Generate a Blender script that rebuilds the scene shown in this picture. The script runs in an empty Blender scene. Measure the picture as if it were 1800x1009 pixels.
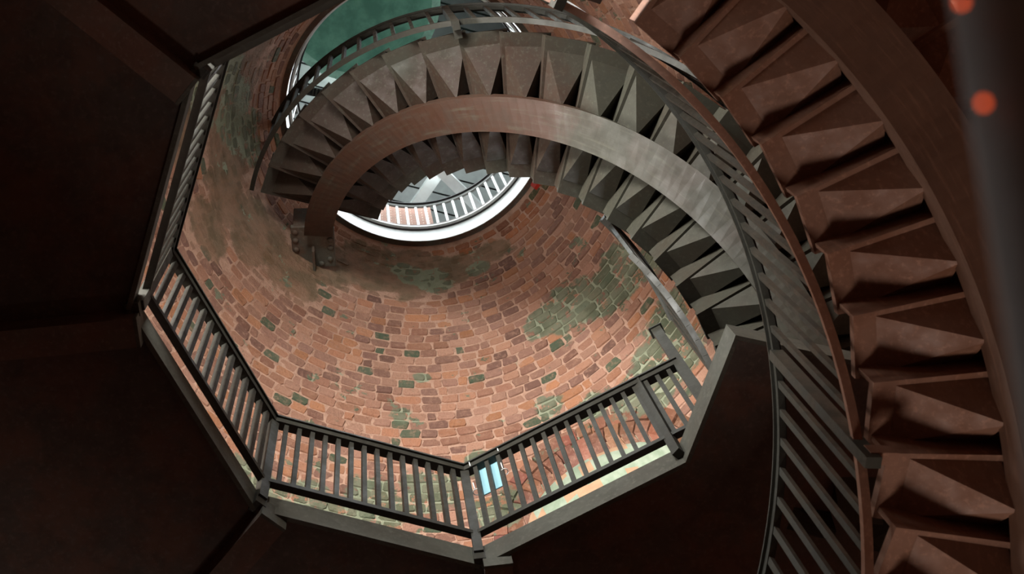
import bpy, math, random
from mathutils import Vector, Matrix
import numpy as np
R_ = random.Random(7)
PI = math.pi
rad = math.radians
sc = bpy.context.scene
COL = sc.collection

# ------------------------------------------------------------------ frame of the place
# tower axis = world z axis; plan lengths below are in "plan units" (1 unit = 0.88 m),
# heights are measured from eye level (1.6 m above the ground floor)
U = 0.88
EYE = 1.6
def W(x, y, z):
    return Vector((x * U, y * U, z * U + EYE))
def P(r, a, z, c=(0, 0)):
    return W(c[0] + r * math.cos(a), c[1] + r * math.sin(a), z)

# ------------------------------------------------------------------ camera
CX, CY = 0.433, 1.918
F_PX, VX, VY = 2300.0, 633.8, -188.0
u = Vector((VX - 900, VY - 504.5, F_PX)).normalized()
e1 = Vector((1, 0, 0)); e1 = (e1 - u * u.x).normalized()
e2 = u.cross(e1)
cam = bpy.data.cameras.new('camera')
camo = bpy.data.objects.new('camera', cam); COL.objects.link(camo)
right = Vector((e1[0], e2[0], u[0])); down = Vector((e1[1], e2[1], u[1])); fwd = Vector((e1[2], e2[2], u[2]))
m = Matrix.Identity(4)
for i in range(3):
    m[i][0] = right[i]; m[i][1] = -down[i]; m[i][2] = -fwd[i]
m.translation = W(-CX, -CY, 0)
camo.matrix_world = m
cam.sensor_width = 36.0; cam.sensor_fit = 'HORIZONTAL'
cam.lens = 36.0 * F_PX / 1800.0
cam.clip_start = 0.02; cam.clip_end = 200
cam.dof.use_dof = True; cam.dof.focus_distance = 8.2; cam.dof.aperture_fstop = 4.0
sc.camera = camo

# ------------------------------------------------------------------ world and lights
wd = bpy.data.worlds.new('world'); sc.world = wd; wd.use_nodes = True
bg = wd.node_tree.nodes['Background']
bg.inputs[0].default_value = (0.80, 0.92, 1.0, 1); bg.inputs[1].default_value = 1.1
sc.view_settings.view_transform = 'Standard'
sc.view_settings.look = 'None'
sc.view_settings.gamma = 1.0
sc.view_settings.use_curve_mapping = False
sc.view_settings.exposure = 0.0
sc.cycles.max_bounces = 8
sc.cycles.diffuse_bounces = 5
sc.cycles.use_denoising = True

def area(name, loc, target, sx, sy, power, color):
    l = bpy.data.lights.new(name, 'AREA'); l.shape = 'RECTANGLE'; l.size = sx; l.size_y = sy
    l.energy = power; l.color = color
    o = bpy.data.objects.new(name, l); COL.objects.link(o)
    o.location = loc
    o.rotation_euler = (Vector(target) - Vector(loc)).to_track_quat('-Z', 'Y').to_euler()
    return o

# tower wall: a cone that closes towards the round opening at the top
ZL, ZR = 6.6, 12.65
def cone(z):
    t = (z - 6.6) / 6.1
    return 0.056 * t, 0.138 * t, 1.33 + 0.36 * (ZR - z)
def wallp(a, z, d=0.0):
    x, y, r = cone(z)
    return W(x + (r + d) * math.cos(a), y + (r + d) * math.sin(a), z)

# window recesses in the wall (the last two added unseen for their light): azimuth, centre height of arch, radius, sill height
NICHES = [dict(a=rad(62.6), z=8.68, r=0.69, sill=7.35), dict(a=rad(-115), z=8.1, r=0.75, sill=6.9), dict(a=rad(-163), z=8.1, r=0.62, sill=6.9)]
# area lights in the recesses: the seen window, then the added unseen windows
def win_light(n, name, power, color):
    loc = wallp(n['a'], n['z'] - 0.2, 0.62); tgt = wallp(n['a'], n['z'] - 0.0, -2.2)
    return area(name, loc, tgt, 1.05, 1.35, power, color)
win_light(NICHES[0], 'window_daylight', 62, (0.93, 0.97, 1.0))
win_light(NICHES[2], 'window_daylight', 260, (1.0, 0.97, 0.92))  # added unseen window, put in to light the right wall
win_light(NICHES[1], 'window_daylight', 490, (0.98, 0.98, 0.95))  # added unseen window, put in to light the far wall
# fill light for the lower stair, at an added unseen doorway
area('doorway_daylight', W(-1.28, 3.5, -0.7), W(1.8, 0.0, 4.6), 0.95, 1.9, 210, (1.0, 0.88, 0.78))
# daylight of the lantern room
area('lantern_daylight', W(0.3, 0.4, 16.2), W(0.1, 0.2, 12), 1.6, 1.6, 160, (0.9, 0.97, 1.0))

# ------------------------------------------------------------------ materials
def nodes(name, rough=0.7, metal=0.0):
    mt = bpy.data.materials.new(name); mt.use_nodes = True
    nt = mt.node_tree; b = nt.nodes['Principled BSDF']
    b.inputs['Roughness'].default_value = rough; b.inputs['Metallic'].default_value = metal
    b.inputs['Specular IOR Level'].default_value = 0.3
    return mt, nt, b
def noise(nt, scale, detail=4, rough=0.6, vec=None, stretch=None):
    n = nt.nodes.new('ShaderNodeTexNoise'); n.inputs['Scale'].default_value = scale
    n.inputs['Detail'].default_value = detail; n.inputs['Roughness'].default_value = rough
    if vec is None:
        vec = nt.nodes.new('ShaderNodeNewGeometry').outputs['Position']
    if stretch:
        mp = nt.nodes.new('ShaderNodeMapping'); mp.inputs['Scale'].default_value = stretch
        nt.links.new(vec, mp.inputs['Vector']); vec = mp.outputs['Vector']
    nt.links.new(vec, n.inputs['Vector'])
    return n.outputs['Fac']
def ramp(nt, fac, lo, hi, a=0.0, b=1.0):
    n = nt.nodes.new('ShaderNodeMapRange'); n.interpolation_type = 'SMOOTHSTEP'
    n.inputs['From Min'].default_value = lo; n.inputs['From Max'].default_value = hi
    n.inputs['To Min'].default_value = a; n.inputs['To Max'].default_value = b
    nt.links.new(fac, n.inputs['Value']); return n.outputs['Result']
def math_(nt, op, a, b):
    n = nt.nodes.new('ShaderNodeMath'); n.operation = op
    for i, v in enumerate((a, b)):
        if isinstance(v, (int, float)): n.inputs[i].default_value = v
        else: nt.links.new(v, n.inputs[i])
    return n.outputs[0]
def mixc(nt, fac, a, b):
    n = nt.nodes.new('ShaderNodeMix'); n.data_type = 'RGBA'
    ins = {'f': n.inputs[0], 'a': n.inputs[6], 'b': n.inputs[7]}
    for k, v in (('f', fac), ('a', a), ('b', b)):
        if isinstance(v, (int, float)): ins[k].default_value = v
        elif isinstance(v, tuple): ins[k].default_value = (*v, 1)
        else: nt.links.new(v, ins[k])
    return n.outputs[2]
def bump(nt, b, h, strength=0.3, dist=0.01):
    n = nt.nodes.new('ShaderNodeBump'); n.inputs['Strength'].default_value = strength
    n.inputs['Distance'].default_value = dist
    nt.links.new(h, n.inputs['Height']); nt.links.new(n.outputs['Normal'], b.inputs['Normal'])
def blob_mask(nt, blobs, wob=0.35, wscale=2.5, lo=.72, hi=.92):
    """patches of paint at fixed places on the wall: (point, radius)"""
    g = nt.nodes.new('ShaderNodeNewGeometry').outputs['Position']
    w = noise(nt, wscale * 2, 5, 0.65, g)
    out = None
    for p, r in blobs:
        d = nt.nodes.new('ShaderNodeVectorMath'); d.operation = 'DISTANCE'
        nt.links.new(g, d.inputs[0]); d.inputs[1].default_value = p
        v = math_(nt, 'DIVIDE', d.outputs['Value'], r)
        out = v if out is None else math_(nt, 'MINIMUM', out, v)
    f = math_(nt, 'ADD', out, math_(nt, 'MULTIPLY', math_(nt, 'SUBTRACT', w, 0.5), -4 * wob))
    return ramp(nt, f, lo, hi, 1.0, 0.0)

def wp(az, z): return tuple(wallp(rad(az), z))
GREEN = [(wp(49, 10.9), .34), (wp(42, 10.75), .30), (wp(57, 10.95), .24), (wp(36, 10.6), .22), (wp(33, 10.9), .2),
         (wp(-174, 11.7), .35), (wp(-167, 11.2), .30), (wp(-160, 11.5), .25), (wp(176, 12.0), .25),
         (wp(86, 12.1), .20), (wp(96, 12.2), .18), (wp(70, 12.1), .13),
         (wp(102, 9.2), .30), (wp(92, 9.35), .25), (wp(112, 9.1), .25), (wp(82, 9.6), .14), (wp(80, 9.1), .2),
         (wp(47, 9.5), .3), (wp(40, 9.6), .35), (wp(35, 9.9), .25), (wp(58, 9.75), .16), (wp(97, 10.2), .12),
         (wp(66, 10.0), .14), (wp(92, 10.7), .08), (wp(28, 10.5), .2), (wp(122, 9.0), .25), (wp(135, 9.2), .18)]
MUD = [(wp(96, 12.2), .42), (wp(110, 12.2), .42), (wp(124, 12.0), .40), (wp(136, 11.5), .36), (wp(150, 11.5), .45),
       (wp(163, 11.4), .4), (wp(178, 11.6), .45), (wp(-165, 11.6), .5), (wp(80, 12.2), .25), (wp(62, 12.25), .2), (wp(-150, 11.6), .6), (wp(-140, 11.0), .6), (wp(-172, 10.9), .4), (wp(160, 10.9), .3)]

def wall_mat(name, is_brick):
    mt, nt, b = nodes(name, 0.9)
    b.inputs['Specular IOR Level'].default_value = 0.15
    if is_brick:
        at = nt.nodes.new('ShaderNodeAttribute'); at.attribute_name = 'col'; base = at.outputs['Color']
    else:
        base = mixc(nt, ramp(nt, noise(nt, 14, 5), .35, .8), (0.52, 0.325, 0.235), (0.36, 0.20, 0.14))
    n1 = noise(nt, 22, 6, 0.7); n2 = noise(nt, 75, 4, 0.7); n3 = noise(nt, 5, 4, .6)
    base = mixc(nt, ramp(nt, n1, .46, .72, 0, .55 if is_brick else .3), base, (0.43, 0.245, 0.17))
    base = mixc(nt, ramp(nt, n2, .5, .75, 0, .5), base, (0.17, 0.085, 0.055))
    mud = blob_mask(nt, MUD, .4, 1.6)
    mudc = mixc(nt, ramp(nt, n3, .35, .65), (0.135, 0.105, 0.06), (0.27, 0.165, 0.105))
    base = mixc(nt, math_(nt, 'MULTIPLY', mud, .8), base, mudc)
    g = blob_mask(nt, GREEN, .45, 2.2)
    sp = ramp(nt, noise(nt, 4.2, 6, .7), .615, .64)
    g = math_(nt, 'MAXIMUM', g, sp)
    flake = ramp(nt, noise(nt, 13, 5, .7), .56, .62, 1.0, 0.0)
    g = math_(nt, 'MULTIPLY', g, flake)
    gc = (0.105, 0.125, 0.078) if is_brick else (0.30, 0.335, 0.235)
    gc2 = (0.17, 0.185, 0.125) if is_brick else (0.23, 0.27, 0.18)
    base = mixc(nt, math_(nt, 'MULTIPLY', g, .92), base, mixc(nt, ramp(nt, n3, .4, .6), gc, gc2))
    nt.links.new(base, b.inputs['Base Color'])
    h = math_(nt, 'ADD', n1, math_(nt, 'MULTIPLY', n2, .4))
    bump(nt, b, h, .9, .02)
    return mt
M = {}
M['brick'] = wall_mat('brick', True)
M['mortar'] = wall_mat('mortar', False)

def steel(name, a, bcol, rough=.55, blobs=None, lo=.42, hi=.62, streak=None, spec=.3, along=False):
    mt, nt, b = nodes(name, rough)
    b.inputs['Specular IOR Level'].default_value = spec
    n1 = noise(nt, 2.2, 6, .65); vec = None
    if along:
        at = nt.nodes.new('ShaderNodeAttribute'); at.attribute_name = 'along'; vec = at.outputs['Vector']
    n2 = noise(nt, 8 if along else 40, 5, .65, vec, stretch=streak); n3 = noise(nt, 9, 5, .6)
    f = ramp(nt, n1, lo, hi)
    if blobs:
        f = math_(nt, 'MAXIMUM', math_(nt, 'MULTIPLY', f, .35), blob_mask(nt, blobs, .45, .8, .55, 1.15))
    c = mixc(nt, f, a, bcol)
    c = mixc(nt, ramp(nt, n3, .4, .75, 0, .35), c, tuple(v * .6 for v in a))
    c = mixc(nt, ramp(nt, n2, .5, .72, 0, .5), c, tuple(min(1, v * 1.75) for v in a))
    nt.links.new(c, b.inputs['Base Color'])
    nt.links.new(ramp(nt, n3, .2, .8, rough - .12, rough + .18), b.inputs['Roughness'])
    bump(nt, b, math_(nt, 'ADD', n2, n3), .12, .006)
    return mt
OLIVE = (0.115, 0.108, 0.088); RUST = (0.135, 0.058, 0.036); DARK = (0.05, 0.038, 0.03)
M['rail'] = steel('rail_paint', (0.030, 0.0285, 0.022), (0.023, 0.021, 0.016), .5)
M['fascia'] = steel('fascia_paint', (0.070, 0.069, 0.056), (0.058, 0.054, 0.043), .6)
M['ceiling'] = steel('ceiling_paint', (0.078, 0.058, 0.050), (0.115, 0.060, 0.044), .8)
M['beam'] = steel('beam_paint', (0.110, 0.080, 0.066), (0.135, 0.070, 0.052), .8)
M['rust'] = steel('rusted_steel', (0.190, 0.094, 0.062), (0.165, 0.070, 0.040), .6, streak=(1, 1, .15))  # red-brown paint with the warm wall bounce put into its colour
M['rust_dark'] = steel('dark_rusted_steel', (0.125, 0.064, 0.042), (0.10, 0.048, 0.030), .6, streak=(.5, 5, 5), along=True)
C1 = (-0.147, 0.207); C2 = (0.673, 1.197)
T1, D1, Z1, S1 = 0.193, 0.1277, 4.625, 0.212
T2, D2, Z2, S2 = -1.0788, 0.1382, 8.647, 0.2245
WARM_BOUNCE = []  # reddish bounce light painted into the left part of the upper flight
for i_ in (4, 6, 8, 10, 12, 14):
    WARM_BOUNCE.append((tuple(P(1.59, T2 - D2 * i_, Z2 + S2 * i_ - .1, C2)), .62))
M['steel2'] = steel('grey_steel', (0.034, 0.0325, 0.0235), (0.030, 0.0175, 0.0115), .6, WARM_BOUNCE, spec=.2)
M['string2'] = steel('stringer_paint', (0.034, 0.0315, 0.0215), (0.040, 0.0175, 0.010), .55, WARM_BOUNCE, streak=(.5, 5, 5), along=True)
M['bracket'] = steel('bracket_iron', (0.085, 0.082, 0.066), (0.10, 0.05, 0.03), .6)
def plain(name, c, rough=.6, var=.25, scale=8, c2=None, metal=0):
    mt, nt, b = nodes(name, rough, metal)
    n = noise(nt, scale, 5)
    c2 = c2 or tuple(v * (1 - var) for v in c)
    nt.links.new(mixc(nt, ramp(nt, n, .35, .65), c, c2), b.inputs['Base Color'])
    bump(nt, b, n, .1, .01)
    return mt
M['white'] = plain('white_paint', (.80, .84, .82), .45, .1)
M['board'] = plain('grey_board', (.36, .37, .355), .7, .15)
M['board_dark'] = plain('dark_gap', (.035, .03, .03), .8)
M['verdigris'] = plain('verdigris', (.17, .42, .30), .6, .3, 5, c2=(.10, .28, .20))
M['verdigris_rim'] = plain('verdigris_rim', (.36, .70, .55), .6, .3, 12)
M['plaster'] = plain('pale_green_plaster', (.25, .27, .195), .85, .2, 9, c2=(.17, .20, .13))
M['plaster2'] = plain('peach_plaster', (.36, .20, .11), .85, .2, 9)
M['sign'] = plain('blue_sign', (.27, .50, .57), .5, .05)
M['tie'] = plain('white_nylon', (.85, .85, .82), .4, .05)
M['stone'] = plain('floor_stone', (.22, .17, .13), .85, .3)
M['lower'] = plain('lower_brick', (.26, .13, .085), .9, .3, 12)
mt, nt, b = nodes('far_brick', .9)
tc = nt.nodes.new('ShaderNodeTexCoord'); bt = nt.nodes.new('ShaderNodeTexBrick'); sx = nt.nodes.new('ShaderNodeSeparateXYZ'); cx3 = nt.nodes.new('ShaderNodeCombineXYZ')
nt.links.new(tc.outputs['Object'], sx.inputs[0]); nt.links.new(math_(nt, 'ADD', sx.outputs[0], sx.outputs[1]), cx3.inputs[0]); nt.links.new(sx.outputs[2], cx3.inputs[1])
nt.links.new(cx3.outputs[0], bt.inputs['Vector']); bt.inputs['Scale'].default_value = 4.5
for k_, c_ in (('Color1', (.36, .17, .12, 1)), ('Color2', (.28, .14, .10, 1)), ('Mortar', (.50, .36, .28, 1))): bt.inputs[k_].default_value = c_
nt.links.new(bt.outputs['Color'], b.inputs['Base Color']); M['far_brick'] = mt
M['pole'] = plain('grey_pole', (.22, .235, .25), .35, .15)
M['orange'] = plain('orange_lens', (.85, .16, .03), .4, .1)
_b = M['orange'].node_tree.nodes['Principled BSDF']; _b.inputs['Emission Color'].default_value = (1, .10, .015, 1); _b.inputs['Emission Strength'].default_value = 2.0
M['redpaint'] = plain('red_paint', (.50, .03, .015), .6, .2)

# ------------------------------------------------------------------ mesh helpers
class MB:
    def __init__(s): s.v = []; s.f = []; s.c = []
    def add(s, vs, fs, col=None):
        o = len(s.v); s.v += [tuple(v) for v in vs]; s.f += [tuple(i + o for i in f) for f in fs]
        if col is not None: s.c += [col] * len(vs)
    def hexa(s, c8, col=None):
        """8 corners: bottom loop 0-3, top loop 4-7"""
        s.add(c8, [(0, 3, 2, 1), (4, 5, 6, 7), (0, 1, 5, 4), (1, 2, 6, 5), (2, 3, 7, 6), (3, 0, 4, 7)], col)
    def box(s, c, ax, ay, az, hx, hy, hz):
        c = Vector(c); ax, ay, az = Vector(ax) * hx, Vector(ay) * hy, Vector(az) * hz
        s.hexa([c - ax - ay - az, c + ax - ay - az, c + ax + ay - az, c - ax + ay - az,
                c - ax - ay + az, c + ax - ay + az, c + ax + ay + az, c - ax + ay + az])
    def sweep(s, secs, closed=False):
        """list of equal-length loops of points"""
        n = len(secs[0]); o = len(s.v)
        for q in secs: s.v += [tuple(v) for v in q]
        k = len(secs)
        for i in range(k if closed else k - 1):
            j = (i + 1) % k
            for a in range(n):
                b = (a + 1) % n
                s.f.append((o + i * n + a, o + i * n + b, o + j * n + b, o + j * n + a))
        if not closed:
            s.f.append(tuple(o + a for a in range(n))[::-1])
            s.f.append(tuple(o + (k - 1) * n + a for a in range(n)))
    def bar(s, p, q, side, w, h):
        """rectangular bar from p to q; side = width direction"""
        p, q = Vector(p), Vector(q); d = (q - p).normalized()
        sd = (Vector(side) - d * Vector(side).dot(d)).normalized(); up = d.cross(sd)
        def lp(c): return [c - sd * w / 2 - up * h / 2, c + sd * w / 2 - up * h / 2, c + sd * w / 2 + up * h / 2, c - sd * w / 2 + up * h / 2]
        s.sweep([lp(p), lp(q)])
    def tube(s, pts, r, n=8, closed=False):
        pts = [Vector(p) for p in pts]; secs = []
        for i, p in enumerate(pts):
            d = (pts[min(i + 1, len(pts) - 1)] - pts[max(i - 1, 0)]).normalized()
            x = d.orthogonal().normalized() if abs(d.z) > .9 else d.cross(Vector((0, 0, 1))).normalized()
            y = d.cross(x)
            secs.append([p + (x * math.cos(2 * PI * k / n) + y * math.sin(2 * PI * k / n)) * r for k in range(n)])
        s.sweep(secs, closed)
WL = {}
def link(o, parent=None, wloc=Vector((0, 0, 0))):
    COL.objects.link(o)
    if parent is not None:
        o.parent = parent; o.location = Vector(wloc) - WL[parent.name]
    else: o.location = wloc
    WL[o.name] = Vector(wloc)
    return o
def mesh_of(name, mb, mat, smooth=False):
    me = bpy.data.meshes.new(name); me.from_pydata(mb.v, [], mb.f)
    if mb.c:
        a = me.color_attributes.new('col', 'FLOAT_COLOR', 'POINT')
        a.data.foreach_set('color', np.array([(*c, 1) for c in mb.c], dtype=np.float32).ravel())
    me.materials.append(mat)
    if smooth: me.polygons.foreach_set('use_smooth', [True] * len(me.polygons))
    me.validate(); me.update()
    return me
def fixn(me):
    import bmesh
    bm = bmesh.new(); bm.from_mesh(me); bmesh.ops.recalc_face_normals(bm, faces=bm.faces); bm.to_mesh(me); bm.free()
def make(name, mb, mat, parent=None, smooth=False, kind=None, fix=True, bevel=0):
    vs = np.array(mb.v); c = (vs.min(0) + vs.max(0)) / 2; c[2] = vs[:, 2].min()
    mb.v = [tuple(v) for v in (vs - c)]
    me = mesh_of(name, mb, mat, smooth)
    if fix: fixn(me)
    o = bpy.data.objects.new(name, me)
    link(o, parent, Vector(c))
    if bevel:
        md = o.modifiers.new('bevel', 'BEVEL'); md.width = bevel; md.segments = 1; md.limit_method = 'ANGLE'
    if kind: o['kind'] = kind
    return o
def thing(name, loc, label=None, cat=None, group=None, kind=None):
    o = bpy.data.objects.new(name, None); o.empty_display_size = .1
    link(o, None, loc)
    tag(o, label, cat, group, kind); return o
def tag(o, label=None, cat=None, group=None, kind=None):
    if label: o['label'] = label
    if cat: o['category'] = cat
    if group: o['group'] = group
    if kind: o['kind'] = kind
    return o
def inst(name, me, parent, loc, rz=0):
    o = bpy.data.objects.new(name, me); link(o, parent, Vector(loc)); o.rotation_euler = (0, 0, rz); return o

def lathe_(prof, c=(0, 0), n=72):
    mb = MB(); mb.sweep([[P(r, 2 * PI * k / n, z, c) for r, z in prof] for k in range(n)], True); return mb
# ------------------------------------------------------------------ ground floor and lower wall (below the view)
FLOOR_Z = -EYE / U
mb = MB(); n = 48
top = [P(3.95, 2 * PI * k / n, FLOOR_Z) for k in range(n)]
mb.add(top + [v - Vector((0, 0, .2)) for v in top], [tuple(range(n)), tuple(range(2 * n - 1, n - 1, -1))] + [(k, k + n, (k + 1) % n + n, (k + 1) % n) for k in range(n)])
tag(make('floor', mb, M['stone']), 'brown stone floor at the foot of the tower', kind='structure')
mb = MB()
dw = (rad(102), rad(118))  # added doorway opening, made to carry the fill light
segs = 60
for k in range(segs):
    a0, a1 = 2 * PI * k / segs, 2 * PI * (k + 1) / segs
    zb = FLOOR_Z
    if dw[0] - .02 < a0 and a1 < dw[1] + .03: zb = .75
    q = lambda a, z, d=0: P(3.62 + .3 * (ZL - z) / (ZL - FLOOR_Z) + d, a, z)
    mb.hexa([q(a0, zb), q(a1, zb), q(a1, zb, .3), q(a0, zb, .3), q(a0, ZL), q(a1, ZL), q(a1, ZL, .3), q(a0, ZL, .3)])
tag(make('wall_lower', mb, M['lower']), 'plain brick wall of the storey below the landing', kind='structure')

# ------------------------------------------------------------------ upper wall of bricks
def niche_local(n, a, z):
    x, y, r = cone(z)
    d = (a - n['a'] + PI) % (2 * PI) - PI
    return d * r, z - n['z']
def in_niche(a, z, grow=0.0):
    for n in NICHES:
        s, h = niche_local(n, a, z)
        rr = n['r'] + grow
        if h >= 0 and s * s + h * h < rr * rr: return True
        if h < 0 and abs(s) < rr and z > n['sill'] - grow: return True
    return False
# mortar shell
mb = MB(); NA, NZ = 300, 110
idx = {}
for j in range(NZ + 1):
    z = ZL - .05 + (ZR + .02 - ZL + .05) * j / NZ
    for k in range(NA):
        a = 2 * PI * k / NA
        idx[j, k] = len(mb.v); mb.v.append(tuple(wallp(a, z, .0)))
for j in range(NZ):
    z = ZL - .05 + (ZR + .07 - ZL) * (j + .5) / NZ
    for k in range(NA):
        if in_niche(2 * PI * (k + .5) / NA, z, .02): continue
        k2 = (k + 1) % NA
        mb.f.append((idx[j, k], idx[j + 1, k], idx[j + 1, k2], idx[j, k2]))
wall = bpy.data.objects.new('wall_tower', mesh_of('wall_tower', mb, M['mortar'], True)); link(wall)
tag(wall, 'old red brick tower wall narrowing upward, with pink mortar and green paint patches', kind='structure')

make('ledge', lathe_([(3.40, ZL - .06), (4.0, ZL - .06), (4.0, ZL + .02), (3.50, ZL + .02)]), M['lower'])['kind'] = 'structure'
bpy.data.objects['ledge']['label'] = 'brick ledge where the tower wall begins to lean inward'
bpy.data.objects['ledge'].name = 'trim_3'
# image position of a wall point (only to choose which bricks are the ones seen largest)
def pix(p):
    d = Vector(p) - camo.location
    w_ = d.dot(fwd)
    return 900 + F_PX * d.dot(right) / w_, 504.5 + F_PX * d.dot(down) / w_
PAL = [(.34, .165, .105), (.28, .135, .09), (.23, .115, .082), (.36, .165, .098), (.31, .165, .12), (.37, .205, .145), (.18, .095, .072), (.38, .170, .088), (.26, .14, .105), (.20, .105, .08)]
def brick_geo(mb, a0, a1, z0, z1, proud, col, jit=.0065):
    w, h = a1 - a0, z1 - z0
    ca, cz = w * .07, h * .17
    out = [(a0 + ca, z0), (a1 - ca, z0), (a1, z0 + cz), (a1, z1 - cz), (a1 - ca, z1), (a0 + ca, z1), (a0, z1 - cz), (a0, z0 + cz)]
    am, zm = (a0 + a1) / 2, (z0 + z1) / 2
    back = []; front = []; t1, t2 = R_.uniform(-.003, .003), R_.uniform(-.003, .003)
    for a, z in out:
        ja, jz = R_.uniform(-jit, jit) * .7, R_.uniform(-jit, jit)
        a, z = a + ja, z + jz
        back.append(wallp(a, z, .006))
        fa, fz = am + (a - am) * .95, zm + (z - zm) * .89
        front.append(wallp(fa, fz, -proud + t1 * (1 if a > am else -1) + t2 * (1 if z > zm else -1)))
    c = wallp(am + R_.uniform(-.2, .2) * w, zm, -proud - R_.uniform(-.001, .003))
    mb.add(back + front + [c], [(k, 8 + k, 8 + (k + 1) % 8, (k + 1) % 8) for k in range(8)] + [(8 + k, 16, 8 + (k + 1) % 8) for k in range(8)], col)
bricks = []
zc = ZL + .02; dz = .101; row = 0
while zc + dz < ZR + .01:
    z0, z1 = zc + .0062, zc + dz - .0062
    x, y, r = cone(zc + dz / 2)
    a = R_.uniform(0, .1) if False else (row % 2) * .085 / r + R_.uniform(-.015, .015)
    end = a + 2 * PI
    while a < end - .02:
        L = R_.choice((.155, .155, .155, .15, .165, .145, .155, .16, .085, .24 if R_.random() < .4 else .155)) * R_.uniform(.94, 1.06)
        da = L / r; a1 = min(a + da, end)
        j = .006 / r
        am, zm = (a + a1) / 2, (z0 + z1) / 2
        az = math.degrees(am) % 360
        if not in_niche(am, zm, .10) and (a1 - a) > .02:
            c = list(R_.choice(PAL)); v = R_.uniform(.8, 1.15); c = [x_ * v for x_ in c]
            t = R_.random() ** 2.2 * .7
            c = [c[i] * (1 - t) + (.45, .245, .165)[i] * t for i in range(3)]
            if R_.random() < .055: c = list(R_.choice([(.085, .105, .065), (.10, .115, .075), (.075, .095, .06)]))
            if zm > 12.32 and 15 < az < 140: c = [c[0] * 1.05, c[1] * .8, c[2] * .6]
            proud = R_.uniform(.004, .012)
            if R_.random() < .2: proud = .002
            bp = wallp(am, zm)
            md = min((bp - Vector(p_)).length / r_ for p_, r_ in MUD)
            if md < 1.05: proud = R_.uniform(-.004, .003)
            if md < 1.0:
                t = R_.uniform(.3, .9); c = [c[i] * (1 - t) + (.30, .185, .125)[i] * t for i in range(3)]
            bricks.append((a + j, a1 - j, z0, z1, proud, tuple(c)))
        a = a1
    zc += dz; row += 1
score = []
for i, (a0, a1, z0, z1, pr, c) in enumerate(bricks):
    p = wallp((a0 + a1) / 2, (z0 + z1) / 2); x, y = pix(p)
    ok = 380 < x < 1240 and 500 < y < 960 and (p - camo.location).dot(fwd) > 0
    if ok:   # open part of the wall between railing and the opening: the rest is crossed by balusters or stairs
        ok = (x - 735) ** 2 + (y - 330) ** 2 < 560 ** 2
    if ok:
        q0, q1, q2 = pix(wallp(a0, z0)), pix(wallp(a1, z0)), pix(wallp(a0, z1))
        ar = abs((q1[0] - q0[0]) * (q2[1] - q0[1]) - (q1[1] - q0[1]) * (q2[0] - q0[0]))
        score.append((-ar, i))
score.sort(); single = {i for _, i in score[:299]}
mb = MB()
for i, b in enumerate(bricks):
    if i in single:
        m1 = MB(); brick_geo(m1, *b)
        make('brick', m1, M['brick'], wall, fix=False)
    else: brick_geo(mb, *b)
o = bpy.data.objects.new('bricks', mesh_of('bricks', mb, M['brick'])); link(o, wall); o['kind'] = 'stuff'

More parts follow.
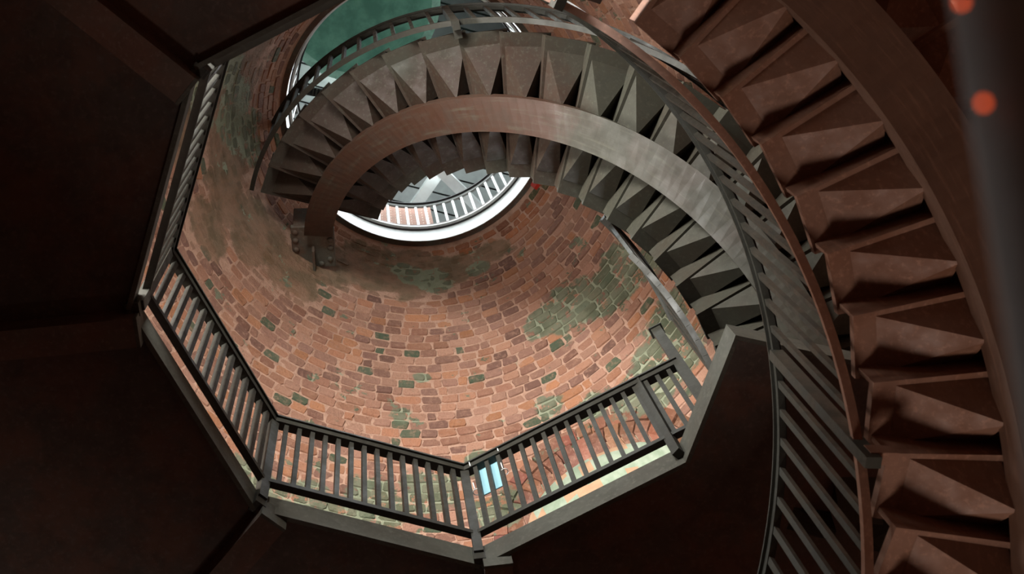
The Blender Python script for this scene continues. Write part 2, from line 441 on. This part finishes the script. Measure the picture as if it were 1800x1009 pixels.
# window recesses: pale painted vault, arch of brick on edge, window
for ni, n in enumerate(NICHES):
    ro = thing('window_%d' % (ni + 1), wallp(n['a'], n['sill'], .5), ('deep arched window recess with flaking pale green paint behind the far railing', 'arched window recess over the arrival side of the landing', 'smaller arched window recess at the left of the landing')[ni], kind='structure')
    prof = [(n['r'], n['sill'] - n['z'])] + [(n['r'] * math.cos(t), n['r'] * math.sin(t)) for t in np.linspace(0, PI, 21)] + [(-n['r'], n['sill'] - n['z'])]
    def q(s, h, d):
        z = n['z'] + h; x, y, r = cone(z)
        # parallel-sided recess: sideways offset along the tangent
        base = wallp(n['a'], n['z'] + h * (1 if d < .01 else 1), d)
        tan = Vector((-math.sin(n['a']), math.cos(n['a']), 0)) * U
        sag = (r - math.sqrt(max(.01, r * r - s * s))) if d < .02 else 0
        rd = Vector((math.cos(n['a']), math.sin(n['a']), 0)) * U
        return base + tan * s - rd * sag
    depth = .62
    mbp = MB(); mbq = MB()
    ND = 7
    for i in range(len(prof) - 1):
        for j in range(ND):
            d0, d1 = depth * j / ND, depth * (j + 1) / ND
            (s0, h0), (s1, h1) = prof[i], prof[i + 1]
            tgt = mbq if R_.random() < .2 else mbp
            e = R_.uniform(-.006, .006)
            tgt.add([q(s0, h0, d0), q(s1, h1, d0), q(s1, h1, d1), q(s0, h0, d1)], [(0, 1, 2, 3)])
    make('soffit', mbp, M['plaster'], ro)
    make('plaster_patch', mbq, M['plaster2'], ro)
    mf = MB()
    mf.add([q(s, n['sill'] - n['z'], d) + Vector((0, 0, dz_)) for dz_ in (-.06, 0) for s, d in ((-n['r'], -.02), (n['r'], -.02), (n['r'], depth), (-n['r'], depth))], [(0, 3, 2, 1), (4, 5, 6, 7), (0, 1, 5, 4), (1, 2, 6, 5), (2, 3, 7, 6), (3, 0, 4, 7)])
    make('sill', mf, M['plaster'], ro)
    # timber frame of the window
    mf = MB(); pts = [q(s * .97, h * .97, depth) for s, h in prof]
    for a_, b_ in zip(pts[:-1], pts[1:]):
        mf.bar(a_, b_, (math.cos(n['a']), math.sin(n['a']), 0), .05, .05)
    make('window_frame', mf, M['white'], ro)
    for s in (-.23, .23):
        mf = MB(); mf.bar(q(s, n['sill'] - n['z'], depth), q(s, math.sqrt(n['r'] ** 2 - s * s), depth), (math.cos(n['a']), math.sin(n['a']), 0), .03, .03)
        make('glazing_bar', mf, M['white'], ro)
    # two rings of brick on edge
    for ring_ in range(2):
        k = 17 + 3 * ring_
        for i in range(k):
            t0, t1 = PI * (i + .02) / k, PI * (i + .98) / k
            r0, r1 = n['r'] - .01 + ring_ * .122, n['r'] + .110 + ring_ * .122
            c = tuple(v * R_.uniform(.75, 1.0) for v in ((.26, .10, .065), (.22, .09, .06), (.30, .13, .085), (.19, .085, .06))[R_.randrange(4)])
            def aq(rr, t, d):
                s, h = rr * math.cos(t), rr * math.sin(t); z = n['z'] + h; x, y, r = cone(z)
                return wallp(n['a'] + s / r, z, d)
            pr = R_.uniform(.022, .04)
            m1 = MB(); m1.hexa([aq(r0, t0, .06), aq(r1, t0, .06), aq(r1, t1, .06), aq(r0, t1, .06)] +
                               [aq(r0 + .008, t0 + .008, -pr), aq(r1 - .008, t0 + .008, -pr), aq(r1 - .008, t1 - .008, -pr), aq(r0 + .008, t1 - .008, -pr)], c)
            make('brick', m1, M['brick'], ro)

# ------------------------------------------------------------------ landing (seen from below as the ceiling)
OCT_R = 1.664; PHI = 3.86
def vaz(k): return PHI - k * PI / 4
def ov(k, z, r=OCT_R): return P(r, vaz(k), z)
ceil = thing('ceiling', W(0, 0, ZL), 'dark steel underside of the octagonal landing around the stair well', kind='structure')
FA = rad(14.5)
def octr(a, r=OCT_R):
    """inner radius of the octagon at azimuth a"""
    k = (PHI - a) / (PI / 4); f = (k - math.floor(k) - .5) * PI / 4
    return r * math.cos(PI / 8) / math.cos(f)
RO = 3.50
def panel(a0, a1, name='panel'):
    mb = MB(); n = 8; secs = []
    for i in range(n + 1):
        a = a0 + (a1 - a0) * i / n
        ri = octr(a) + .012
        secs.append([P(ri, a, ZL - .03), P(RO, a, ZL - .03), P(RO, a, ZL + .1), P(ri, a, ZL + .1)])
    mb.sweep(secs); return make(name, mb, M['ceiling'], ceil)
AEND = rad(-62)
edges = []
spans = [(AEND + 2 * PI, vaz(-1) )] if False else []
# panels run (clockwise from the arrival edge): H..A, A..B, B..C, C..D, D..E, E..F
Hk = -1
for k in range(-1, 4): panel(vaz(k + 1), vaz(k))
panel(vaz(-1), 2 * PI + AEND)           # beyond H, out to the arrival edge
panel(FA, vaz(4))
def fascia(p, q, name='fascia'):
    """upright edge plate from plan point p to q"""
    mb = MB(); d = (q - p).normalized(); inn = Vector((-d.y, d.x, 0))
    mid = (p + q) / 2
    if inn.dot(Vector((-mid.x, -mid.y, 0))) < 0: inn = -inn
    for z0, z1, o0, o1 in ((-.10, .09, 0, -.025), ):
        b0, b1 = p + Vector((0, 0, z0 * U)), q + Vector((0, 0, z0 * U)); t = Vector((0, 0, (z1 - z0) * U))
        mb.hexa([b0, b1, b1 + inn * o1 * U, b0 + inn * o1 * U, b0 + t, b1 + t, b1 + inn * o1 * U + t, b0 + inn * o1 * U + t])
    return make(name, mb, M['fascia'], ceil)
for k in range(-1, 4): fascia(ov(k, ZL), ov(k + 1, ZL))
E_, Fp = ov(4, ZL), P(octr(FA), FA, ZL)
fascia(E_, Fp); fascia(Fp, P(RO, FA, ZL))
for k in range(-1, 4):
    a = vaz(k); rd = Vector((math.cos(a), math.sin(a), 0)); tn = Vector((math.sin(a), -math.cos(a), 0))
    p = P(OCT_R * .985, a, ZL - .1) + tn * .095 * U; q = P(RO, a, ZL - .1) + tn * .095 * U
    mb = MB(); mb.bar(p, q, tn, .155 * U, .17 * U); bo = make('beam', mb, M['beam'], ceil)
    mb = MB(); mb.bar(p - rd * .012, p + rd * .004, tn, .16 * U, .176 * U); make('beam_end', mb, M['fascia'], bo)
    # small foot block of the railing post below the rim
    mb = MB(); c = P(OCT_R * .995, a, ZL - .03)
    mb.box(c, rd, tn, (0, 0, 1), .03, .03, .06); make('post_foot', mb, M['rail'], ceil)

# ------------------------------------------------------------------ landing railing
RR = 1.635
rail = thing('landing_railing', W(0, 0, ZL + .09), 'dark steel railing standing on the octagonal rim of the landing', 'railing')
Z0, ZB, ZT = ZL + .09, ZL + .20, ZL + 1.105
bar_h = (ZT - .035 - ZB) * U
bm_ = MB(); bm_.box((0, 0, bar_h / 2), (1, 0, 0), (0, 1, 0), (0, 0, 1), .012, .0145, bar_h / 2)
BAL = mesh_of('baluster', bm_, M['rail']); fixn(BAL)
ph = (ZT - .01 - Z0 + .12) * U
pm_ = MB(); pm_.box((0, 0, ph / 2), (1, 0, 0), (0, 1, 0), (0, 0, 1), .024, .024, ph / 2)
POST = mesh_of('post', pm_, M['rail']); fixn(POST)
def flat(p, q, ext=0.0):
    d = (q - p).normalized(); return p - d * ext, q + d * ext
def rail_run(p, q, parent, nb, post_ends=(True, True), skip=None):
    """straight railing between two plan points (at ZL height)"""
    d = q - p; L = d.length; d.normalize(); side = Vector((-d.y, d.x, 0)); rz = math.atan2(d.y, d.x)
    at = lambda pt, z: Vector((pt.x, pt.y, z * U + EYE))
    mb = MB()
    mb.bar(at(p, ZT - .008), at(q, ZT - .008), side, .074, .016)
    mb.bar(at(p, ZT - .044), at(q, ZT - .044), side, .05, .05)
    make('top_rail', mb, M['rail'], parent)
    mb = MB(); mb.bar(at(p, ZB), at(q, ZB), side, .036, .034)
    make('bottom_rail', mb, M['rail'], parent)
    for i in range(nb):
        c = p + d * L * (i + 1) / (nb + 1)
        inst('baluster', BAL, parent, at(c, ZB), rz)
rp = [P(RR, vaz(k), ZL) for k in range(-1, 5)]
for i in range(4): rail_run(rp[i], rp[i + 1], rail, 14)
dE = (rp[5] - rp[4]).normalized()
ext = rp[5] + dE * .285 * U
rail_run(rp[4], ext, rail, 18)
for i in range(6):
    a = vaz(i - 1); inst('post', POST, rail, Vector((rp[i].x, rp[i].y, (Z0 - .12) * U + EYE)), a)

# newel where the landing railing meets the upper stair
nw = thing('newel_post', Vector((ext.x, ext.y, (ZL + .1) * U + EYE)), 'tall dark steel post at the right end of the landing railing', 'post')
mb = MB(); b0 = Vector((ext.x, ext.y, (ZL + .1) * U + EYE)); H_ = 1.62 * U
mb.box(b0 + Vector((0, 0, H_ / 2)), dE, (-dE.y, dE.x, 0), (0, 0, 1), .03, .026, H_ / 2); make('shaft', mb, M['rail'], nw)
mb = MB(); mb.box(b0 + Vector((0, 0, H_ + .006)), dE, (-dE.y, dE.x, 0), (0, 0, 1), .042, .036, .006); make('cap', mb, M['rail'], nw)

# ------------------------------------------------------------------ spiral stairs with one curved beam under the treads
def stair(name, label, c, t0, dt, z0, s, rin, rs0, rs1, rout, i0, i1, mtread, mkel, mstr, dep, s_ext=(0, 0), full=True, fin=.24):
    root = thing(name, P(0, 0, z0 + s * i0 - .3, c), label, 'staircase')
    # tread mesh in the stair's own frame: edge i at angle 0, body towards +angle
    ovl = .034; th = .05
    def pl(r, a, z): return Vector((r * math.cos(a) * U, r * math.sin(a) * U, z * U))
    mb = MB()
    lo, hi = 0.0, dt + ovl
    n = 3; secs = []
    for r in (rin, rin + .02, rs0, rs1, rout - .02, rout):
        secs.append([pl(r, lo, 0), pl(r, hi, 0), pl(r, hi, th), pl(r, lo, th)])
    mb.sweep(secs)
    rr1 = rout - .01 if full else rs1
    mb.sweep([[pl(r, .004, th * .5), pl(r, .016, th * .5), pl(r, .016, s + .004), pl(r, .004, s + .004)] for r in (rin + .01, rr1)])
    TR = mesh_of('tread', mb, mtread); fixn(TR)
    ep = .012
    def keel(ra, rb, frac):
        """folded plate under the tread: full width at ra, a deep narrow edge at the beam rb"""
        w = dt * frac / 2; mid = dt * .55
        m2 = MB()
        A = [pl(ra, lo + ep, -.002), pl(ra, lo + dt + ovl - ep, -.002)]
        B = [pl(rb, lo + ep, -.002), pl(rb, lo + dt + ovl - ep, -.002)]
        D = [pl(rb, mid - w, -dep), pl(rb, mid + w, -dep)]
        m2.add(A + B + D, [(0, 2, 4), (0, 4, 5, 1), (1, 5, 3), (0, 1, 3, 2), (2, 3, 5, 4)])
        me = mesh_of('gusset', m2, mkel); fixn(me); return me
    KO = keel(rout - .10, rs1 - .01, .02); KI = keel(rin + .10, rs0 + .01, fin)
    for i in range(i0, i1 + 1):
        a = t0 - dt * i; loc = P(0, 0, z0 + s * i, c)
        t = inst('tread', TR, root, loc, a)
        for me in (KO, KI):
            g = bpy.data.objects.new('gusset', me); COL.objects.link(g); g.parent = t
    mb = MB(); secs = []; fl = []
    k = int((i1 - i0 + s_ext[0] + s_ext[1]) * 4)
    for j in range(k + 1):
        i = i0 - s_ext[0] + (i1 - i0 + s_ext[0] + s_ext[1]) * j / k
        a = t0 - dt * i; z = z0 + s * i
        secs.append([P(rs0, a, z - .235, c), P(rs1, a, z - .235, c), P(rs1, a, z - .02, c), P(rs0, a, z - .02, c)])
        fl.append([P(rs0 - .012, a, z - .25, c), P(rs1 + .012, a, z - .25, c), P(rs1 + .012, a, z - .235, c), P(rs0 - .012, a, z - .235, c)])
    mb.sweep(secs)
    st = make('stringer', mb, mstr, root)
    mb = MB(); mb.sweep(fl); fo = make('flange', mb, mstr, st)
    for o in (st, fo):
        at = o.data.attributes.new('along', 'FLOAT_VECTOR', 'POINT')
        cr = ((0, 0), (rs1 - rs0, 0), (rs1 - rs0, .24), (0, .24))
        at.data.foreach_set('vector', [v_ for q_ in range(len(o.data.vertices)) for v_ in ((q_ // 4) * dt * rs0 * .25, cr[q_ % 4][0], cr[q_ % 4][1])])
    return root
lower = stair('spiral_staircase', 'rust-brown lower staircase curving up the right side, nearest the viewer', C1, T1, D1, Z1, S1, 1.837, 2.335, 2.60, 2.99, -30, 9, M['rust'], M['rust'], M['rust_dark'], .2, (0, .6), False, .03)
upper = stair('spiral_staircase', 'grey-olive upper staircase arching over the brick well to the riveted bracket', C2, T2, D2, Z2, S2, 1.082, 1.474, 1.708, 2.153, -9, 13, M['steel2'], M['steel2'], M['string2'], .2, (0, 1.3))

def stair_rail(name, label, c, t0, dt, z0, s, r, i0, i1, hb, ht, per, posts, foot_r, mat, mpost=None):
    """railing beside a flight; foot_r = radius of the tread end that carries the posts"""
    root = thing(name, P(r, t0 - dt * i0, z0 + s * i0, c), label, 'railing')
    def run(h0, h1, w):
        mb = MB(); secs = []; k = int((i1 - i0) * 3)
        for j in range(k + 1):
            i = i0 + (i1 - i0) * j / k; a = t0 - dt * i; z = z0 + s * i
            secs.append([P(r - w / 2, a, z + h0, c), P(r + w / 2, a, z + h0, c), P(r + w / 2, a, z + h1, c), P(r - w / 2, a, z + h1, c)])
        mb.sweep(secs); return mb
    mb = run(ht - .012, ht, .07); m2 = run(ht - .05, ht - .012, .036)
    mb.add(m2.v, m2.f); make('top_rail', mb, M['rail'], root)
    make('bottom_rail', run(hb - .02, hb + .02, .04), mat, root)
    hh = (ht - .04 - hb) * U
    b_ = MB(); b_.box((0, 0, hh / 2), (1, 0, 0), (0, 1, 0), (0, 0, 1), .012, .0125, hh / 2); me = mesh_of('baluster', b_, M['rail']); fixn(me)
    hp = (ht - .02 + .1) * U
    b_ = MB(); b_.box((0, 0, hp / 2), (1, 0, 0), (0, 1, 0), (0, 0, 1), .03, .022, hp / 2); mp = mesh_of('post', b_, M['rail']); fixn(mp)
    n = int((i1 - i0) * per)
    for j in range(n + 1):
        i = i0 + j / per
        if any(abs(i - p_) < .5 / per for p_ in posts): continue
        a = t0 - dt * i; inst('baluster', me, root, P(r, a, z0 + s * i + hb, c), a)
    for p_ in posts:
        a = t0 - dt * p_; z = z0 + s * p_
        po = inst('post', mp, root, P(r, a, z - .1, c), a)
        fb = MB(); fb.bar(P(r, a, z - .02, c), P(foot_r + (.02 if foot_r > r else -.02), a, z - .02, c), (0, 0, 1), .07, .05)
        vs = np.array(fb.v) - np.array(WL[po.name])
        rot = Matrix.Rotation(-a, 3, 'Z'); fb.v = [tuple(rot @ Vector(v)) for v in vs]
        me_f = mesh_of('foot', fb, mat); fixn(me_f); f = bpy.data.objects.new('foot', me_f); COL.objects.link(f); f.parent = po
    return root
stair_rail('stair_railing', 'slanted railing along the inner edge of the lower staircase', C1, T1, D1, Z1, S1, 1.735, -8, 11, .08, 1.25, 2.0, (-7, 1, 10.5), 1.837, M['rust'])
stair_rail('stair_railing', 'curved railing on the outer edge of the upper staircase, in front of the round opening', C2, T2, D2, Z2, S2, 2.235, -8.5, 13.1, .12, 1.25, 2.0, (-8, -2, 5), 2.153, M['rail'])
stair_rail('stair_railing', 'railing on the inner edge of the upper staircase, seen edge-on by the newel', C2, T2, D2, Z2, S2, 1.0, -5.7, -1.3, .0, 1.08, 2.0, (), 1.082, M['rail'])

# ------------------------------------------------------------------ riveted bracket in the wall at the head of the stringer
iE = 15.2; aE = T2 - D2 * iE; zE = Z2 + S2 * iE
pe = P(1.59, aE, zE - .2, C2)
cx_, cy_, cr_ = cone(11.75)
azb = math.atan2(pe.y / U - cy_, pe.x / U - cx_)
br = thing('wall_bracket', wallp(azb, 11.3), 'dark riveted iron bracket that holds the upper staircase beam in the brick wall', 'bracket')
i0_ = 14.9; a0_ = T2 - D2 * i0_
slope = (P(1.59, T2 - D2 * 15.4, Z2 + S2 * 15.1, C2) - P(1.59, T2 - D2 * 14.4, Z2 + S2 * 14.7, C2)).normalized()
tn = Vector((math.cos(a0_), math.sin(a0_), 0)); tn = (tn - slope * tn.dot(slope)).normalized(); nrm = tn.cross(slope).normalized()
if nrm.z > 0: nrm = -nrm
cB = P(1.64, a0_, Z2 + S2 * i0_ - .22, C2)
HW, HL = .172, .205
mb = MB(); mb.box(cB, tn, slope, nrm, HW, HL, .018); make('plate', mb, M['bracket'], br, bevel=.006)
mb = MB(); mb.box(cB + nrm * .05 + slope * .09, tn, slope, nrm, .010, .11, .05); make('web', mb, M['bracket'], br)
mb = MB(); mb.box(cB - nrm * .16 + slope * .03, tn, slope, nrm, HW * .92, HL * .92, .15); make('seat', mb, M['bracket'], br, bevel=.006)
for sx, sy in ((-.8, -.75), (-.8, -.35), (-.8, .05), (-.75, .6), (-.35, .82), (.3, .82), (.8, .6), (.8, .1), (.8, -.35), (.8, -.75)):
    mb = MB(); c = cB + tn * sx * HW + slope * sy * HL + nrm * .018; secs = []
    for h, r in ((0, .026), (.008, .024), (.015, .014), (.017, .003)):
        secs.append([c + nrm * h + (tn * math.cos(2 * PI * k / 10) + slope * math.sin(2 * PI * k / 10)) * r for k in range(10)])
    mb.sweep(secs); make('rivet', mb, M['bracket'], br, smooth=True)

# ------------------------------------------------------------------ round opening and lantern room above
RC = (0.056, 0.138); RZ = 12.66; RRG = 1.27
ring = thing('opening_ring', W(RC[0], RC[1], RZ), 'white steel ring lining the round opening at the top of the brick wall', kind='structure')
ring.name = 'trim_1'; WL['trim_1'] = WL['opening_ring']
def lathe(prof, c, n=96, closed=True):
    mb = MB(); secs = []
    for k in range(n):
        a = 2 * PI * k / n; secs.append([P(r, a, z, c) for r, z in prof])
    mb.sweep(secs, True); return mb
make('soffit_ring', lathe([(1.275, RZ), (1.36, RZ), (1.36, RZ + .03), (1.275, RZ + .03)], RC), M['bracket'], ring, smooth=False)
make('ring_plate', lathe([(1.27, RZ + .005), (1.34, RZ + .005), (1.34, RZ + .42), (1.27, RZ + .42)], RC), M['white'], ring)
make('ring_lip', lathe([(1.235, RZ + .45), (1.30, RZ + .45), (1.30, RZ + .49), (1.235, RZ + .49)], RC), M['white'], ring)
make('ring_gap', lathe([(1.26, RZ + .415), (1.32, RZ + .415), (1.32, RZ + .46), (1.26, RZ + .46)], RC), M['board_dark'], ring)
make('ring_bead', lathe([(1.235, RZ + .49), (1.27, RZ + .49), (1.27, RZ + .53), (1.235, RZ + .53)], RC), M['rust_dark'], ring)
lr = thing('round_railing', W(RC[0], RC[1], RZ + .53), 'white round balustrade standing on the ring of the top opening', 'railing')
hb_ = .88 * U
b_ = MB(); b_.box((0, 0, hb_ / 2), (1, 0, 0), (0, 1, 0), (0, 0, 1), .009, .012, hb_ / 2); me = mesh_of('baluster', b_, M['white']); fixn(me)
for k in range(76):
    a = 2 * PI * k / 76; inst('baluster', me, lr, P(1.25, a, RZ + .53, RC), a)
make('top_rail', lathe([(1.215, RZ + 1.44), (1.275, RZ + 1.44), (1.275, RZ + 1.47), (1.215, RZ + 1.47)], RC), M['board_dark'], lr)
make('under_rail', lathe([(1.235, RZ + 1.36), (1.255, RZ + 1.36), (1.255, RZ + 1.44), (1.235, RZ + 1.44)], RC), M['board'], lr)
# floor and walls of the lantern room
make('floor', lathe([(1.33, RZ + .44), (2.7, RZ + .44), (2.7, RZ + .5), (1.33, RZ + .5)], RC, 64), M['board'])['kind'] = 'structure'
bpy.data.objects['floor.001']['label'] = 'grey floor of the lantern room round the top opening'
LZ0, LZ1 = RZ + .45, RZ + 4.2
mb = MB(); n = 64
def lwall(za, zb, mat, name):
    mb = lathe([(2.6, za), (2.75, za), (2.75, zb), (2.6, zb)], RC, 64)
    o = make(name, mb, mat); o['kind'] = 'structure'; return o
lwall(LZ0, LZ0 + 1.5, M['lower'], 'wall_lantern')['label'] = 'pinkish brick wall of the lantern room behind the white balusters'
mb = MB(); secs = []
for k in range(13):
    a = rad(82) + rad(52) * k / 12; secs.append([P(1.55, a, LZ0, RC), P(1.8, a, LZ0, RC), P(1.8, a, LZ0 + 2.4, RC), P(1.55, a, LZ0 + 2.4, RC)])
mb.sweep(secs); o = make('wall_lantern', mb, M['far_brick']); o['kind'] = 'structure'; o['label'] = 'curved brick pier of the lantern room glimpsed behind the left balusters'
lwall(LZ1 - .5, LZ1, M['white'], 'trim_2')['label'] = 'white cornice at the top of the lantern room'
for k in range(12):
    a = 2 * PI * k / 12; p = P(2.66, a, LZ0 + 1.5, RC); q = P(2.66, a, LZ1 - .5, RC)
    mb = MB(); mb.bar(p, q, (math.cos(a), math.sin(a), 0), .1, .09)
    o = make('window_%d' % (k + 4), mb, M['white']); o['kind'] = 'structure'; o['label'] = 'white upright of the lantern glazing'
# board ceiling
cl = thing('ceiling', W(RC[0], RC[1], LZ1), 'grey board ceiling of the lantern room seen through the top opening', kind='structure')
bd = Vector((math.cos(rad(16)), math.sin(rad(16)), 0)); bs = Vector((-bd.y, bd.x, 0))
ctr = W(RC[0], RC[1], LZ1)
bw = .21
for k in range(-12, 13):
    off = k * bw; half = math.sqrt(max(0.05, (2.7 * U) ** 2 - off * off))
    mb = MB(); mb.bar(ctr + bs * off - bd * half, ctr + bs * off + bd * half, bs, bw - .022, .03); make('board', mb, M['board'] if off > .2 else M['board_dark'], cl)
mb = MB(); mb.v = [tuple(P(2.75, 2 * PI * k / 48, LZ1 + z, RC)) for z in (.04, .08) for k in range(48)]
mb.f = [tuple(range(48)), tuple(range(48, 96))] + [(k, (k + 1) % 48, (k + 1) % 48 + 48, k + 48) for k in range(48)]
make('roof_deck', mb, M['board_dark'], cl)
def cbeam(p, q, w, h, name, label, mat, cat='beam', group=None):
    mb = MB(); mb.bar(p, q, (q - p).cross(Vector((0, 0, 1))), w, h); o = make(name, mb, mat); return tag(o, label, cat, group)
def lp(x, y, z):   # plan point in the lantern room
    return W(RC[0] + x, RC[1] + y, z)
cbeam(lp(-2.2, -.55, 15.9), lp(2.3, .95, 15.9), .10, .16, 'steel_beam', 'broad white steel beam crossing under the lantern ceiling', M['white'])
cbeam(lp(-2.3, -1.5, 16.1), lp(1.3, 2.2, 16.1), .12, .12, 'steel_beam', 'white diagonal beam across the lantern room, behind the railing', M['white'])
cbeam(lp(-.4, 2.4, 16.25), lp(2.2, -1.2, 16.25), .12, .12, 'steel_beam', 'white beam crossing the others at the right of the opening', M['white'])
cbeam(lp(-2.4, .2, 16.3), lp(-.3, -2.3, 16.3), .10, .1, 'steel_beam', 'white beam behind the green dome, left of the railing', M['white'])
tb = thing('toothed_rack', lp(0, .5, 15.79), 'dark toothed iron bar slung under the white beams', 'rack')
p, q = lp(-2.0, .02, 15.79), lp(2.2, .95, 15.79)
mb = MB(); mb.bar(p, q, (q - p).cross(Vector((0, 0, 1))), .09, .05); make('bar', mb, M['board_dark'], tb)
mb = MB(); d = (q - p).normalized(); sd = d.cross(Vector((0, 0, 1))); L = (q - p).length
for i in range(int(L / .035)): mb.box(p + d * (i + .5) * .035 - Vector((0, 0, .035)), d, sd, (0, 0, 1), .008, .04, .012)
make('teeth', mb, M['rail'], tb)['kind'] = 'stuff'
# cross brace on the wall side of the balustrade
xb = thing('cross_brace', lp(.1, 1.9, LZ0), 'white crossed steel brace standing behind the round balustrade', 'brace')
for s in (-1, 1):
    mb = MB(); mb.bar(lp(.1 - .55 * s, 1.95, LZ0), lp(.1 + .55 * s, 2.05, LZ0 + 2.2), (0, 1, 0), .03, .07); make('bar', mb, M['white'], xb)
# green dome
gd = thing('green_dome', W(-.95, -.55, 15.4), 'verdigris green domed cover seen through the opening above the upper stair', 'dome')
def gpos():
    # hangs under the boards, off the axis
    d = (right * ((680 - 900) / F_PX) + down * ((122 - 504.5) / F_PX) + fwd)
    t = (15.6 * U) / d.z
    return camo.location + d * t
G0 = Vector((-0.45, -0.66, 15.6 * U + EYE))
def cap_mesh(r, h, n=48, m_=10, r0=0.0):
    mb = MB(); secs = []
    for k in range(n):
        a = 2 * PI * k / n
        secs.append([G0 + Vector((math.cos(a) * r * (r0 + (1 - r0) * j / m_), math.sin(a) * r * (r0 + (1 - r0) * j / m_), h * (1 - (r0 + (1 - r0) * j / m_) ** 2))) for j in range(m_ + 1)])
    for k in range(n):
        k2 = (k + 1) % n; o = len(mb.v); mb.v += [tuple(v) for v in secs[k]] + [tuple(v) for v in secs[k2]]
        for j in range(m_): mb.f.append((o + j, o + j + 1, o + m_ + 2 + j, o + m_ + 1 + j))
    return mb
gr = .85
make('dome_shell', cap_mesh(gr * .92, .25), M['verdigris'], gd, smooth=True)
mb = MB(); secs = []
for k in range(64):
    a = 2 * PI * k / 64; e = Vector((math.cos(a), math.sin(a), 0))
    secs.append([G0 + e * gr * .90 + Vector((0, 0, .0)), G0 + e * gr + Vector((0, 0, -.03)), G0 + e * gr + Vector((0, 0, .06)), G0 + e * gr * .9 + Vector((0, 0, .05))])
mb.sweep(secs, True); make('dome_rim', mb, M['verdigris_rim'], gd)

# ------------------------------------------------------------------ notice board tied to the railing
D_, = (rp[4],)
sd = Vector((-dE.y, dE.x, 0)); mid = rp[4] + dE * .155 * U
if sd.dot(Vector((mid.x, mid.y, 0))) < 0: sd = -sd
c = Vector((mid.x, mid.y, (ZT - .235) * U + EYE)) + sd * .022
sg = thing('hanging_sign', c - Vector((0, 0, .17)), 'pale blue sign tied to the railing bars beside the corner post', 'sign')
mb = MB(); mb.box(c, dE, (0, 0, 1), sd, .085, .17, .003); make('panel', mb, M['sign'], sg)
for sx, sz in ((-.088, .15), (-.088, -.13), (.09, .16), (.09, -.06)):
    tie = MB(); cc = c + dE * sx + Vector((0, 0, sz)) - sd * .02
    tie.tube([cc + (dE * math.cos(2 * PI * k / 12) + sd * math.sin(2 * PI * k / 12)) * .019 for k in range(12)], .003, 5, True)
    tie.bar(cc - sd * .024, cc - sd * .035 + Vector((0, 0, .05)), dE, .005, .003)
    make('zip_tie', tie, M['tie'], sg)

# red painted brick end at the ring
mb = MB(); a = rad(31.4)
mb.hexa([wallp(a - .035, 12.52, .02), wallp(a + .035, 12.52, .02), wallp(a + .035, 12.62, .02), wallp(a - .035, 12.62, .02), wallp(a - .033, 12.525, -.035), wallp(a + .033, 12.525, -.035), wallp(a + .033, 12.615, -.035), wallp(a - .033, 12.615, -.035)])
make('brick', mb, M['redpaint'], wall)['label'] = 'brick end painted bright red under the white ring'

# ------------------------------------------------------------------ out-of-focus pole close to the viewer
def near(x, y, dist):
    d = (right * ((x - 900) / F_PX) + down * ((y - 504.5) / F_PX) + fwd)
    return camo.location + d * dist
p0, p1 = near(1890, 720, .62), near(1745, -120, .66)
dd = (p1 - p0).normalized()
pl_ = thing('grey_pole', p0 - dd * .5, 'blurred grey slanting pole close to the viewer at the right edge', 'pole')
mb = MB(); mb.tube([p0 - dd * .5, p0, p1, p1 + dd * .3], .026, 20); make('shaft', mb, M['pole'], pl_, smooth=True)
for t in ((1729, 181), (1690, 3)):
    mb = MB(); c = near(t[0], t[1], .615); secs = []
    for j in range(7):
        th = PI * (j + .05) / 6.1; secs.append([c + Vector((math.cos(2 * PI * k / 12) * math.sin(th), math.sin(2 * PI * k / 12) * math.sin(th), math.cos(th))) * .0019 for k in range(12)])
    mb.sweep(secs); make('lamp', mb, M['orange'], pl_, smooth=True)['label'] = 'small glowing orange lamp'
